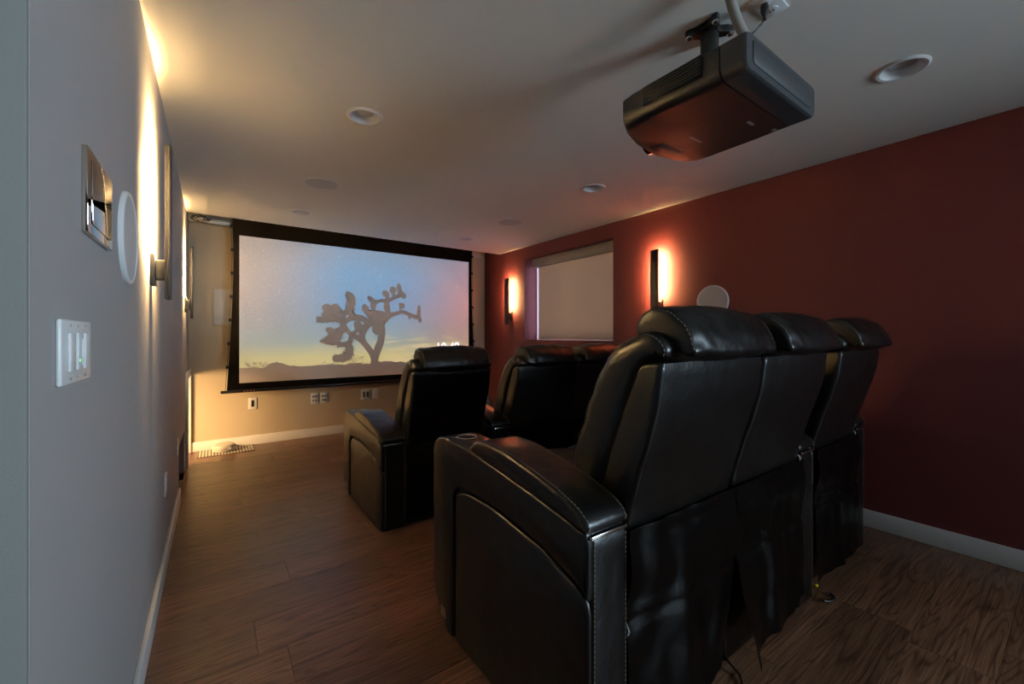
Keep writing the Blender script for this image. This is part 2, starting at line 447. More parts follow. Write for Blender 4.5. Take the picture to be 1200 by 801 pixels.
# left wall: low recess and the side cupboard opening
NY0, NY1, NZ = 4.85, 5.37, .80
LY0, LY1, LZ = 3.93, 4.62, .37
slab('wall_left', [(YC, 0), (LY0, 0), (LY0, LZ), (LY1, LZ), (LY1, 0), (NY0, 0), (NY0, NZ), (NY1, NZ), (NY1, 0), (YB, 0), (YB, H+.3), (YC, H+.3)],
     [], M['gray'], lambda u, v, t: (XL-t, u, v), .13)
bm = B(); box(bm, XH, XL-.13, YC, YC+.13, 0, H); box(bm, XH, XL, YC-.010, YC, 0, H, .004); struct(obj('wall_hall_front', bm, M['gray_dimmed']))  # thin facing added over the wall end to carry the darkened gray
bm = B(); box(bm, XH-.1, XH, YR, YC+.13, 0, H); struct(obj('wall_hall_left', bm, M['gray']))
bm = B(); box(bm, XH, XR+.1, YR-.1, YR, 0, H); struct(obj('wall_rear', bm, M['gray']))
bm = B(); box(bm, XL-.9, XR+.3, YB, YB+.1, 0, H+.33); struct(obj('wall_back', bm, M['greige_warmlit']))
# cupboard box behind the opening
bm = B()
box(bm, XL-.9, XL-.86, NY0-.40, YB, 0, 1.0); box(bm, XL-.9, XL-.13, NY0-.44, NY0-.40, 0, 1.0)
box(bm, XL-.9, XL-.13, NY0-.44, YB, 1.0, 1.04); box(bm, XL-.9, XL, NY0-.44, YB, -.05, 0.0)
struct(obj('wall_cupboard', bm, M['white']))
bm = B(); box(bm, XL-.45, XL-.42, LY0-.1, LY1+.1, 0, LZ+.1); box(bm, XL-.45, XL-.13, LY0-.12, LY0-.1, 0, LZ+.1)
box(bm, XL-.45, XL-.13, LY1+.1, LY1+.12, 0, LZ+.1); box(bm, XL-.45, XL-.13, LY0-.12, LY1+.12, LZ+.1, LZ+.12); box(bm, XL-.45, XL, LY0-.12, LY1+.12, -.05, 0)
struct(obj('wall_recess', bm, M['brass']))
# white casing of the cupboard
bm = B(); t = .022
box(bm, XL, XL+t, NY0-.07, NY0, 0, NZ+.07, .003); box(bm, XL, XL+t, NY1, NY1+.026, 0, NZ+.07, .003); box(bm, XL, XL+t, NY0, NY1, NZ, NZ+.07, .003)
struct(obj('trim_4', bm, M['white']))
# right wall with the window opening
WY0, WY1, WZ0, WZ1 = 2.885, 4.387, 1.143, 2.215
slab('wall_right', rect(YR, YB, 0, H+.33), [rect(WY0, WY1, WZ0, WZ1)], M['maroon'], lambda u, v, t: (XR+t, u, v), .20)
# baseboards
def baseboard(name, pts_box, mat=M['white']):
    return struct(obj(name, box(B(), *pts_box, .003), mat))
baseboard('baseboard_left', (XL, XL+.016, YC-.01, 3.85, 0, .098))
baseboard('baseboard_back', (XL+.02, XR, YB-.016, YB, 0, .10))
baseboard('baseboard_right', (XR-.016, XR, YR, YB-.017, 0, .105))

# ------------------------------------------------------------------ window and shade
wx = XR+.20
wi = struct(obj('window_1', box(B(), wx, wx+.02, WY0-.05, WY1+.05, WZ0-.05, WZ0), M['white'])); wi['label'] = 'white framed window behind the roller shade'
bm = B()
box(bm, wx, wx+.06, WY0-.04, WY0+.045, WZ0, WZ1); box(bm, wx, wx+.06, WY1-.012, WY1+.04, WZ0, WZ1)
box(bm, wx, wx+.06, WY0+.045, WY1-.045, WZ0, WZ0+.045); box(bm, wx, wx+.06, WY0+.045, WY1-.045, WZ1-.045, WZ1+.04)
obj('window_frame', bm, M['white'], wi)
for a, b in ((WY0+.045, WY1-.012),):
    obj('pane', box(B(), wx+.028, wx+.032, a, b, WZ0+.045, WZ1-.045), M['glass'], wi, 0)
sx = XR+.135
sh = thing('roller_shade', (sx, (WY0+WY1)/2, WZ0), 'taupe roller shade pulled down over the window in the maroon wall', 'window shade')
obj('cassette', box(B(), sx-.05, sx+.045, WY0+.012, WY1-.045, WZ1-.115, WZ1-.004, .006), M['cassette'], sh)
bm = B(); R = []
for k in range(13):
    yy = WY0+.02+(WY1-.155+.0-WY0-.02)*k/12
    R.append(yy)
box(bm, sx, sx+.003, R[0], R[-1]+.03, WZ0+.03, WZ1-.11)
obj('shade_fabric', bm, M['shade'], sh)
obj('hem_bar', box(B(), sx-.006, sx+.009, R[0], R[-1]+.03, WZ0+.012, WZ0+.034, .003), M['shade'], sh)

# ------------------------------------------------------------------ projection screen
def frame_x(z):                       # bowed sides of a tensioned screen
    t = (z-.64)/(2.42-.64)
    return .108+.058*math.sin(min(1, t*1.15)*PI/2)**1.0-.012*max(0, t-.8)/.2
ps = thing('projection_screen', ((SCX0+SCX1)/2, SCY, .60), 'large projection screen showing a starry desert sky with a dark tree silhouette', 'projection screen')
cxm = (SCX0+SCX1)/2
bm = B(); zs = [.628+(2.668-.628)*k/30 for k in range(31)]
Lf = [frame_x(z) for z in zs]
for sgn in (1, -1):
    pass
fr = [[bm.verts.new((x if s > 0 else 2*cxm-x, SCY+dy, z)) for s in (1, -1) for dy in (0, .004)] for x, z in zip(Lf, zs)]
for a, b in zip(fr, fr[1:]):
    bm.faces.new((a[0], b[0], b[2], a[2])); bm.faces.new((a[1], a[3], b[3], b[1])); bm.faces.new((a[0], a[1], b[1], b[0])); bm.faces.new((a[2], b[2], b[3], a[3]))
obj('black_border', bm, M['border'], ps)
bm = B(); box(bm, SCX0, SCX1, SCY-.003, SCY-.0005, SCZ0, SCZ1)
# fine grid is not needed: the picture is procedural
obj('projected_picture', bm, M['sky'], ps, 0)
obj('weight_bar', box(B(), .055, 2*cxm-.055, SCY-.012, SCY+.022, .602, .632, .005), M['alu'], ps)
for s in (1, -1):
    pts = [((frame_x(z)-.012 if s > 0 else 2*cxm-frame_x(z)+.012), SCY+.002, z) for z in [.63+.075*k for k in range(26)]]
    obj('tension_cord', tube(B(), pts, .0025, 5), M['cable'], ps)
    for k in range(8):
        z = 2.335-.2435*k
        if z < .64: break
        x = frame_x(z)-.010 if s > 0 else 2*cxm-frame_x(z)+.010
        obj('cord_clip', box(B(), x-.014, x+.014, SCY-.004, SCY+.010, z-.017, z+.017, .005), M['alu'], ps)
for k in range(4):
    x = .262+k*.028; obj('copper_mark', lathe(B(), [(.006, 0), (.006, .003), (.003, .004)], (x, SCY-.012, .617), 8, 'y', -1), M['copper'], ps)  # small coppery marks on the weight bar
# the part of the picture the projector leaves dark: tree and ground, flat on the screen
TY = [SCY-.0034]
def P2(cx, cy): return None
import math as _m
_f, _yaw, _h = 487.47, math.radians(35.625), 393.0
def on_screen(u, v):
    a = (u-600)/_f; dx = math.sin(_yaw)+a*math.cos(_yaw); dy = math.cos(_yaw)-a*math.sin(_yaw)
    t = SCY/dy; return Vector((dx*t, 1.2-(v-_h)/_f*t))
def T(cx, cy): return on_screen(370+cx/7.285, 325+cy/7.285)
rt = random.Random(3)
def stroke(bm, pts, ws, spike=0):
    P = [T(*p) for p in pts]; sc_ = .00164
    # dense catmull
    D = []; W = []
    n = len(P)
    for i in range(n-1):
        p0, p1, p2, p3 = P[max(i-1, 0)], P[i], P[i+1], P[min(i+2, n-1)]
        for k in range(6):
            t = k/6
            D.append(.5*((2*p1)+(p2-p0)*t+(2*p0-5*p1+4*p2-p3)*t*t+(3*p1-p0-3*p2+p3)*t**3)); W.append(ws[i]*(1-t)+ws[i+1]*t)
    D.append(P[-1]); W.append(ws[-1])
    TY[0] -= .00001
    prev = None; nn = len(D)
    for i in range(nn):
        tg = (D[min(i+1, nn-1)]-D[max(i-1, 0)]).normalized(); q = Vector((-tg.y, tg.x)); wd = W[i]*sc_*.5
        a = D[i]+q*wd*(1+spike*rt.uniform(-.1, .5)); b = D[i]-q*wd*(1+spike*rt.uniform(-.1, .5))
        va = bm.verts.new((a.x, TY[0], a.y)); vb = bm.verts.new((b.x, TY[0], b.y))
        if prev: bm.faces.new((prev[0], va, vb, prev[1]))
        prev = (va, vb)
        if spike and wd > .008:
            for s, e in ((1, a), (-1, b)):
                d = (q*s+tg*rt.uniform(-.8, .8)).normalized(); L = rt.uniform(.018, .052)*spike
                c = e-d*.01
                tri = [bm.verts.new((p.x, TY[0], p.y)) for p in (c+tg*.005, c-tg*.005, c+d*(L+.01))]
                bm.faces.new(tri)
def blob(bm, cx, cy, rx, ry, rot=0, spike=1):
    c = T(cx, cy); sc_ = .00164; TY[0] -= .00001
    vs = []
    for k in range(36):
        a = 2*PI*k/36; j = 1+spike*rt.uniform(-.08, .22)*(k % 2)
        x, z = rx*math.cos(a)*j, ry*math.sin(a)*j
        x, z = x*math.cos(rot)-z*math.sin(rot), x*math.sin(rot)+z*math.cos(rot)
        vs.append(bm.verts.new((c.x+x*sc_, TY[0], c.y-z*sc_)))
    cv = bm.verts.new((c.x, TY[0], c.y))
    for k in range(36): bm.faces.new((vs[k], vs[(k+1) % 36], cv))
bm = B()
stroke(bm, [(500, 790), (502, 700), (525, 620), (555, 540), (565, 460), (560, 400), (590, 360), (625, 330)], [62, 56, 58, 56, 54, 50, 48, 44])
stroke(bm, [(500, 700), (475, 640), (430, 580), (390, 535), (330, 500), (285, 470), (250, 420), (235, 380)], [50, 46, 44, 44, 38, 34, 30, 34])
stroke(bm, [(625, 325), (700, 305), (745, 292), (800, 318), (850, 335), (890, 335)], [36, 24, 22, 24, 28, 26], .4)
blob(bm, 880, 290, 17, 50, .05); blob(bm, 888, 358, 16, 26, -.2)
stroke(bm, [(720, 300), (716, 250), (714, 215)], [14, 12, 10]); blob(bm, 737, 242, 22, 24)
blob(bm, 800, 340, 12, 16)
stroke(bm, [(625, 315), (610, 270), (605, 215), (650, 180), (700, 160), (750, 150)], [30, 36, 34, 26, 26, 24], .3)
blob(bm, 658, 110, 26, 30); stroke(bm, [(660, 130), (668, 165)], [26, 24]); blob(bm, 712, 95, 20, 42, -.2); stroke(bm, [(715, 120), (735, 150)], [34, 30], .5); blob(bm, 752, 157, 20, 24)
blob(bm, 597, 140, 30, 24, .6); stroke(bm, [(605, 150), (615, 200)], [26, 28])
stroke(bm, [(605, 200), (550, 198), (500, 215), (470, 185), (445, 165)], [24, 20, 26, 28, 12], .5); blob(bm, 490, 235, 23, 34)
blob(bm, 606, 250, 24, 36)
stroke(bm, [(600, 350), (545, 330), (490, 320), (445, 300), (420, 260)], [50, 62, 74, 44, 34], .6); blob(bm, 418, 258, 22, 28)
stroke(bm, [(570, 420), (525, 390), (480, 340)], [60, 84, 90], .7); blob(bm, 520, 440, 36, 42); blob(bm, 560, 330, 50, 40)
stroke(bm, [(400, 545), (402, 490), (425, 430), (460, 390), (500, 360)], [34, 30, 40, 44, 50], .4)
stroke(bm, [(380, 520), (378, 470), (400, 420)], [20, 18, 30]); stroke(bm, [(300, 490), (350, 455), (400, 425), (455, 400)], [20, 22, 34, 40], .4)
stroke(bm, [(455, 400), (420, 365), (370, 340), (310, 345), (250, 375)], [36, 34, 36, 34, 30], .4)
stroke(bm, [(345, 345), (310, 325), (290, 290), (300, 250)], [34, 34, 34, 50], .7); blob(bm, 300, 215, 34, 56, .1); stroke(bm, [(310, 190), (285, 155), (255, 138)], [50, 40, 20], .8)
blob(bm, 358, 405, 28, 36)
stroke(bm, [(235, 380), (238, 330), (265, 285), (285, 240)], [34, 26, 28, 40], .4)
stroke(bm, [(245, 305), (210, 295), (180, 270), (150, 240)], [20, 24, 34, 28], .8); blob(bm, 163, 258, 28, 28, .5)
stroke(bm, [(235, 390), (200, 350), (150, 320), (100, 270), (80, 245)], [34, 26, 26, 38, 26], .8); blob(bm, 93, 258, 32, 28); blob(bm, 80, 316, 26, 18)
stroke(bm, [(210, 370), (150, 350), (80, 360), (5, 360)], [20, 32, 38, 24], 1)
stroke(bm, [(250, 410), (210, 455), (150, 490), (110, 545)], [36, 40, 54, 50], 1); blob(bm, 122, 452, 30, 24, .3); stroke(bm, [(190, 530), (130, 545), (90, 545), (30, 542)], [40, 44, 26, 6], 1)
stroke(bm, [(205, 450), (180, 520), (180, 575)], [36, 50, 36], 1)
stroke(bm, [(300, 500), (295, 550), (240, 570), (180, 575)], [20, 24, 26, 30], .8)
stroke(bm, [(275, 560), (290, 620), (270, 670), (220, 690), (165, 690)], [34, 46, 48, 44, 36], 1); blob(bm, 172, 688, 26, 26)
obj('tree_silhouette', bm, M['unlit_screen'], ps, 0)
bm = B(); TY[0] = SCY-.0034; xs = [SCX0+(SCX1-SCX0)*k/160 for k in range(161)]; prev = None
for x in xs:
    t = (x-SCX0)/(SCX1-SCX0)
    h = .862+.028*noise.noise((x*3.1, 0, 1))+.016*noise.noise((x*13, 0, 4))+.010*noise.noise((x*47, 0, 2))
    if t < .17: h += .055*math.exp(-((t-.125)/.03)**2)*(1+.35*noise.noise((x*40, 3, 0)))
    if t > .75: h += .03*(t-.75)/.25
    a = bm.verts.new((x, TY[0], SCZ0)); b = bm.verts.new((x, TY[0], h))
    if prev: bm.faces.new((prev[0], a, b, prev[1]))
    prev = (a, b)
obj('ground_silhouette', bm, M['unlit_screen'], ps, 0)
bm = B(); rs = random.Random(11)
for cx, n, s in ((.36, 30, .055), (.50, 20, .035), (1.28, 30, .09), (1.40, 26, .08), (1.12, 14, .04), (2.16, 16, .13), (2.30, 14, .10)):
    for k in range(n):
        x = cx+rs.uniform(-.10, .10)*(1 if cx != 2.16 else .6); z = .865+rs.uniform(0, s)
        r = rs.uniform(.003, .009); TY[0] -= .000004
        vs = [bm.verts.new((x+r*math.cos(a)*rs.uniform(.6, 1.7), TY[0], z+r*math.sin(a))) for a in (0, 1.3, 2.5, 3.8, 5.1)]
        bm.faces.new(vs)
sb = obj('shrub_silhouettes', bm, M['unlit_screen'], ps, 0); sb['kind'] = 'stuff'
cu = bpy.data.curves.new('digits', 'FONT'); cu.body = '10:49'; cu.size = .165; cu.align_x = 'CENTER'; cu.extrude = .0006
to = bpy.data.objects.new('digits', cu); COL.objects.link(to)
dg = bpy.context.evaluated_depsgraph_get(); me = bpy.data.meshes.new_from_object(to.evaluated_get(dg)); bpy.data.objects.remove(to)
me.materials.clear(); me.materials.append(M['clock'])
for v in me.vertices: v.co = Vector((v.co.x, -v.co.z, v.co.y))
co = link('clock_digits', me, ps); p = on_screen(524.5, 411); co.location = Vector((p.x, SCY-.0045, p.y))-ps.location

# cables and pipe left in the screen slot
bm = B()
pts = []
for k in range(90):
    a = 2*PI*k/22; pts.append((-.135+.055*math.cos(a)+.0006*k, 5.10+.02*math.sin(a*.7), H-.02+.028*math.sin(a)+.006*math.sin(k)))
tube(bm, pts, .0045, 6); tag(obj('cable_coil', bm, M['cable']), 'coil of black cable hanging from the ceiling slot left of the screen', 'cable')
bm = B(); lathe(bm, [(.022, 0), (.022, .20), (.016, .21)], (-.06, 5.265, H+.0), 12, 'x', 1)
tag(obj('white_pipe', bm, M['plastic']), 'short white pipe end in the ceiling slot left of the screen', 'pipe')

# ------------------------------------------------------------------ back wall fittings
pl = thing('wall_speaker', (.10, YB, 1.30), 'flush rectangular wall speaker behind the left edge of the screen', 'speaker')
obj('speaker_frame', box(B(), -.012, .34, YB-.008, YB, 1.30, 1.70, .003), M['greige_warmlit'], pl)
obj('speaker_cloth', box(B(), .0, .33, YB-.011, YB-.008, 1.312, 1.688, .001), M['grille'], pl)
def back_plate(x, z, w, h, kind, label, cat='outlet'):
    t = thing('wall_plate', (x, YB, z-h/2), label, cat, 'white plates on the back wall')
    obj('plate', box(B(), x-w/2, x+w/2, YB-.007, YB, z-h/2, z+h/2, .003), M['plastic'], t)
    if kind == 'slot': obj('jack', box(B(), x-.013, x+.013, YB-.010, YB-.007, z-.035, z+.035, .001), M['darkslot'], t)
    if kind == 'two':
        for s in (-1, 1): obj('jack', box(B(), x+s*.023-.009, x+s*.023+.009, YB-.010, YB-.007, z-.033, z+.033, .001), M['darkslot'], t)
    if kind == 'posts':
        for sx_ in (-1, 1):
            for sz in (-1, 1): obj('binding_post', lathe(B(), [(.009, 0), (.009, .012), (.006, .014)], (x+sx_*.017, YB-.007, z+sz*.024), 10, 'y', -1), M['darkslot'], t)
    if kind == 'duplex':
        for sz in (-1, 1):
            s_ = obj('socket', lathe(B(), [(.017, 0), (.017, .002), (.015, .003)], (x, YB-.007, z+sz*.021), 16, 'y', -1), M['plastic'], t)
            for q in (-1, 1): obj('slot', box(B(), x+q*.006-.0012, x+q*.006+.0012, YB-.0108, YB-.0098, z+sz*.021-.004, z+sz*.021+.005), M['darkslot'], s_)
back_plate(.347, .452, .080, .125, 'slot', 'white wall plate with one dark jack near the left end of the screen')
back_plate(.973, .452, .078, .130, 'posts', 'white plate with four dark posts, left one of the adjoining pair')
back_plate(1.077, .452, .078, .130, 'posts', 'white plate with four dark posts, right one of the adjoining pair')
back_plate(1.572, .452, .118, .130, 'two', 'wide white plate with two dark upright jacks on the back wall')
back_plate(1.697, .452, .078, .125, 'duplex', 'white power outlet right of the wide two-jack plate')

# ------------------------------------------------------------------ left wall fittings
def left_plate(y, z, label):
    t = thing('wall_outlet', (XL, y, z-.058), label, 'outlet', 'outlets low on the left wall')
    obj('plate', box(B(), XL, XL+.007, y-.036, y+.036, z-.058, z+.058, .003), M['plastic'], t)
    for sz in (-1, 1): obj('socket', box(B(), XL+.007, XL+.0095, y-.015, y+.015, z+sz*.02-.013, z+sz*.02+.013, .002), M['plastic'], t)
left_plate(2.85, .415, 'white outlet plate low on the left wall, nearer the camera')
left_plate(3.72, .425, 'white outlet plate beside the low recess in the left wall')
# three gang switch
sy0, sy1, sz0, sz1 = .985, 1.185, 1.115, 1.228
t = thing('light_switch', (XL, 1.085, sz0), 'white three-gang light switch plate on the gray wall', 'light switch')
obj('plate', box(B(), XL, XL+.008, sy0, sy1, sz0, sz1, .004, 3), M['plastic'], t)
for k in range(3):
    yc = sy0+.05+.05*k
    p_ = obj('rocker', box(B(), XL+.008, XL+.0125, yc-.0165, yc+.0165, sz0+.023, sz1-.023, .0015), M['plastic'], t)
    if k == 1: obj('indicator', box(B(), XL+.0125, XL+.0132, yc-.010, yc-.007, 1.153, 1.157), M['greendot'], p_)
    if k == 1: obj('slider', box(B(), XL+.0125, XL+.0145, yc+.004, yc+.010, 1.145, 1.195, .001), M['plastic'], p_)
    for z in (sz0+.010, sz1-.010): obj('screw', lathe(B(), [(.0028, 0), (.0028, .001), (.001, .0014)], (XL+.008, yc, z), 8, 'x', 1), M['chrome'], t)
# framed metal panel
t = thing('wall_panel', (XL, 1.27, 1.405), 'mirror-polished framed metal panel on the gray wall beside the round speaker', 'control panel')
obj('panel_frame', box(B(), XL, XL+.010, 1.15, 1.39, 1.405, 1.575, .002), M['mirror'], t)
obj('face_plate', box(B(), XL+.010, XL+.0125, 1.178, 1.366, 1.425, 1.555, .0012), M['mirror'], t)
def wall_disc(x, y, z, s, label):
    t = thing('round_speaker', (x, y, z-.135), label, 'speaker', 'round flush wall speakers')
    obj('bezel', lathe(B(), [(.136, 0), (.136, .006), (.132, .011), (.126, .012), (.124, .009)], (x, y, z), 48, 'x', s), M['plastic'], t)
    obj('speaker_cloth', lathe(B(), [(.124, .002), (.124, .009), (.09, .0105), (.04, .011)], (x, y, z), 48, 'x', s), M['grille'], t)
wall_disc(XL, 1.665, 1.487, 1, 'round white speaker on the gray wall beside the wall panel')
wall_disc(XR, 1.83, 1.480, -1, 'round white speaker on the maroon wall above the rear seats')

def sconce(x, y, s, d, label, led):
    """slim bar held off the wall, its light strip faces the wall"""
    t = thing('wall_sconce', (x, y, 1.352), label, 'wall lamp', 'slim black bar sconces')
    obj('back_plate', box(B(), min(x, x+s*.016), max(x, x+s*.016), y-.035, y+.035, 1.405, 1.535, .003), M['black_metal'], t)
    obj('bracket', box(B(), min(x+s*.016, x+s*(d-.02)), max(x+s*.016, x+s*(d-.02)), y-.025, y+.025, 1.430, 1.510, .002), M['black_metal'], t)
    a, b = x+s*(d-.02), x+s*d
    c_, m_ = a-s*.0, a+s*.010
    bm = B(); box(bm, min(m_, b), max(m_, b), y-.038, y+.038, 1.352, 1.985, .002)
    for q in (-1, 1): box(bm, min(a, m_), max(a, m_), y+q*.036-.0025, y+q*.036+.0025, 1.352, 1.985)
    obj('lamp_bar', bm, M['black_metal'], t)
    a2 = m_-s*.003
    obj('light_strip', box(B(), min(m_, a2), max(m_, a2), y-.022, y+.022, 1.545, 1.975), led, t, 0)
sconce(XL, 2.255, 1, .066, 'black bar sconce on the gray wall nearest the camera', M['led'])
sconce(XL, 4.66, 1, .060, 'black bar sconce on the gray wall beside the screen', M['led'])
sconce(XR, 2.335, -1, .088, 'black bar sconce on the maroon wall right of the window', M['led_dim'])
sconce(XR, 4.70, -1, .088, 'black bar sconce on the maroon wall between screen and window', M['led_dim'])

# ------------------------------------------------------------------ ceiling fittings
LBL = ['recessed ceiling light at left, nearest the camera', 'recessed ceiling light just before the left half of the screen',
       'recessed ceiling light right of the projector', 'recessed ceiling light above the maroon wall window', 'recessed ceiling light just before the right end of the screen']
for (x, y), lb in zip(SPOTS, LBL):
    t = thing('recessed_light', (x, y, H-.006), lb, 'ceiling light', 'recessed ceiling lights')
    obj('trim_ring', lathe(B(), [(.071, .004), (.094, .004), (.094, -.002), (.086, -.008), (.074, -.006), (.071, .0)], (x, y, H), 40, closed=True), M['white'], t)
    bm = B(); pr = [(.0705, .0), (.060, .05), (.055, .085), (.053, .085), (.058, .05), (.0715, .001)]
    lathe(bm, pr, (x, y, H), 40, closed=True); obj('baffle', bm, M['white'], t)
    obj('lamp_face', lathe(B(), [(.046, .085), (.046, .030), (.042, .022), (.02, .020)], (x+.004, y, H), 32), M['grille'], t)
for (x, y), lb in (((.675, 3.455), 'flush round ceiling speaker between the two left ceiling lights'), ((2.478, 3.492), 'flush round ceiling speaker between the two far right ceiling lights')):
    t = thing('ceiling_speaker', (x, y, H-.006), lb, 'speaker', 'flush round ceiling speakers')
    obj('bezel', lathe(B(), [(.115, 0), (.125, 0), (.125, -.003), (.121, -.006), (.115, -.005)], (x, y, H), 48, closed=True), M['white'], t)
    obj('speaker_cloth', lathe(B(), [(.115, 0), (.115, -.004), (.07, -.0045)], (x, y, H), 48), M['grille'], t)

# projector
PX0, PX1, PZ0, PZ1 = 1.285, 1.815, 2.0, 2.117
pj = thing('projector', (1.55, .85, PZ0), 'black projector hanging from the ceiling on a short mount', 'projector')
def rr(x0, x1, z0, z1, y, r, n=6):
    out = []
    for cx, cz, a0 in ((x1-r, z0+r, -PI/2), (x1-r, z1-r*.5, 0), (x0+r, z1-r*.5, PI/2), (x0+r, z0+r, PI)):
        for k in range(n+1):
            a = a0+PI/2*k/n; q = r if a0 in (-PI/2, PI) else r*.5
            rx = r; out.append(Vector((cx+rx*math.cos(a), y, cz+q*math.sin(a))))
    return out
bm = B(); rings = []
for y, a, b, z0, z1 in ((.681, PX0, PX1, PZ0, PZ1), (.80, PX0-.004, PX1+.008, PZ0, PZ1), (1.0, PX0-.012, PX1+.012, PZ0, PZ1-.003), (1.05, PX0-.008, PX1+.008, PZ0, PZ1-.006), (1.085, PX0+.05, PX1-.01, PZ0+.002, PZ1-.012), (1.12, PX0+.14, PX1-.06, PZ0+.006, PZ1-.018), (1.145, PX0+.26, PX1-.16, PZ0+.012, PZ1-.022)):
    rings.append(rr(a, b, z0, z1, y, .034))
loft(bm, rings); obj('body', bm, M['proj'], pj, 40)
bm = B(); loft(bm, [rr(PX0+.006, PX1-.006, PZ0+.006, PZ1-.004, .60, .03), rr(PX0+.001, PX1-.001, PZ0+.001, PZ1-.001, .606, .034), rr(PX0, PX1, PZ0, PZ1, .612, .034), rr(PX0, PX1, PZ0, PZ1, .677, .034)])
rc = obj('rear_cover', bm, M['proj2'], pj, 40)
bm = B(); loft(bm, [rr(PX0+.045, PX1-.045, PZ0+.028, PZ1-.018, .5965, .02), rr(PX0+.043, PX1-.043, PZ0+.026, PZ1-.016, .598, .02), rr(PX0+.043, PX1-.043, PZ0+.026, PZ1-.016, .602, .02)])
obj('terminal_panel', bm, M['proj2'], rc, 40)
vp = obj('vent_recess', box(B(), PX0-.0125, PX0, .735, .955, 2.037, 2.104), M['darkslot'], pj)
for k in range(7):
    z = 2.040+.0092*k
    obj('vent_slat', box(B(), PX0-.019, PX0-.010, .737, .953, z, z+.0042, .0006, 1), M['proj2'], pj)
obj('lens', lathe(B(), [(.05, 0), (.05, .02), (.042, .022), (.038, .012), (.01, .014)], (1.58, 1.14, 2.06), 32, 'y', 1), M['glossblack'], pj)
obj('hatch', box(B(), 1.52, 1.665, 1.045, 1.105, PZ0-.0012, PZ0+.004, .0008), M['proj2'], pj)
for x, y, wd, dp in ((1.60, .945, .085, .010), (1.645, .752, .045, .012), (1.775, .722, .030, .014)):
    obj('marking', box(B(), x-wd/2, x+wd/2, y-dp/2, y+dp/2, PZ0-.0006, PZ0+.002), M['conduit'], pj)
obj('indicator', lathe(B(), [(.004, 0), (.004, .002), (.001, .0025)], (1.823, 1.06, 2.02), 8, 'x', 1), M['bluedot'], pj)
bm = B(); lathe(bm, [(.085, 0), (.085, .012), (.07, .016)], (1.53, .84, PZ1-.004), 24); box(bm, 1.37, 1.69, .72, .96, PZ1-.004, PZ1+.014, .004)
obj('mount_bracket', bm, M['black_metal'], pj)
for x, y in ((1.36, 1.03), (1.345, .98)): obj('foot_screw', lathe(B(), [(.014, 0), (.014, .014), (.011, .02)], (x, y, PZ1-.012), 12), M['black_metal'], pj)
mt = (1.535, .85)
mo = obj('mount_column', lathe(B(), [(.032, 0), (.032, .235), (.036, .24), (.036, .25)], (mt[0], mt[1], PZ1+.005), 24), M['black_metal'], pj)
bm = B()
def starpts():
    out = []
    for k in range(48):
        a = 2*PI*k/48+PI/4; c = (.5+.5*math.cos(4*(a-PI/4)))
        r = .036+.052*c**2.2; out.append(Vector((mt[0]+r*math.cos(a), mt[1]+r*math.sin(a))))
    return out
prism(bm, starpts(), H-.026, H, .003, 2, axis='z')
cp = obj('ceiling_plate', bm, M['black_metal'], pj, 40)
for k in range(4):
    a = PI/4+PI/2*k; obj('bolt', lathe(B(), [(.012, 0), (.012, .004), (.008, .009), (.003, .011)], (mt[0]+.073*math.cos(a), mt[1]+.073*math.sin(a), H-.026), 12, 'z', -1), M['chrome'], cp)
# sleeve of cables and power outlet on the ceiling
pts = []
C = [(1.20, .63, H-.02), (1.29, .665, H-.022), (1.375, .695, 2.325), (1.437, .70, 2.268), (1.487, .69, 2.215), (1.53, .672, 2.165), (1.55, .662, 2.126)]
for i in range(len(C)-1):
    p0, p1, p2, p3 = [Vector(C[j]) for j in (max(i-1, 0), i, i+1, min(i+2, len(C)-1))]
    for k in range(6):
        t_ = k/6; pts.append(.5*((2*p1)+(p2-p0)*t_+(2*p0-5*p1+4*p2-p3)*t_*t_+(3*p1-p0-3*p2+p3)*t_**3))
tag(obj('cable_sleeve', tube(B(), pts, .0165, 12), M['conduit']), 'grey fabric cable sleeve bending from the ceiling down behind the projector', 'cable')
t = thing('ceiling_outlet', (1.585, .665, H-.008), 'white power outlet on the ceiling behind the projector mount', 'outlet')
obj('plate', box(B(), 1.525, 1.655, .625, .705, H-.007, H, .003), M['plastic'], t)
for s in (-1, 1):
    q = obj('socket', lathe(B(), [(.019, 0), (.019, .003), (.016, .004)], (1.59+s*.027, .665, H-.007), 16, 'z', -1), M['plastic'], t)
    for d in (-1, 1): obj('slot', box(B(), 1.59+s*.027-.005, 1.59+s*.027+.004, .665+d*.006-.0012, .665+d*.006+.0012, H-.0122, H-.0108), M['darkslot'], q)
bm = B(); lathe(bm, [(.010, 0), (.013, .006), (.012, .028), (.006, .04), (.005, .055)], (1.565, .668, H-.0115), 12, 'z', -1)
tube(bm, [(1.565, .668, H-.055), (1.562, .675, H-.075), (1.55, .69, H-.095), (1.53, .70, H-.115), (1.505, .70, H-.135)], .0035, 6)
tag(obj('power_plug', bm, M['cable']), 'black plug and cord in the ceiling outlet above the projector', 'plug')

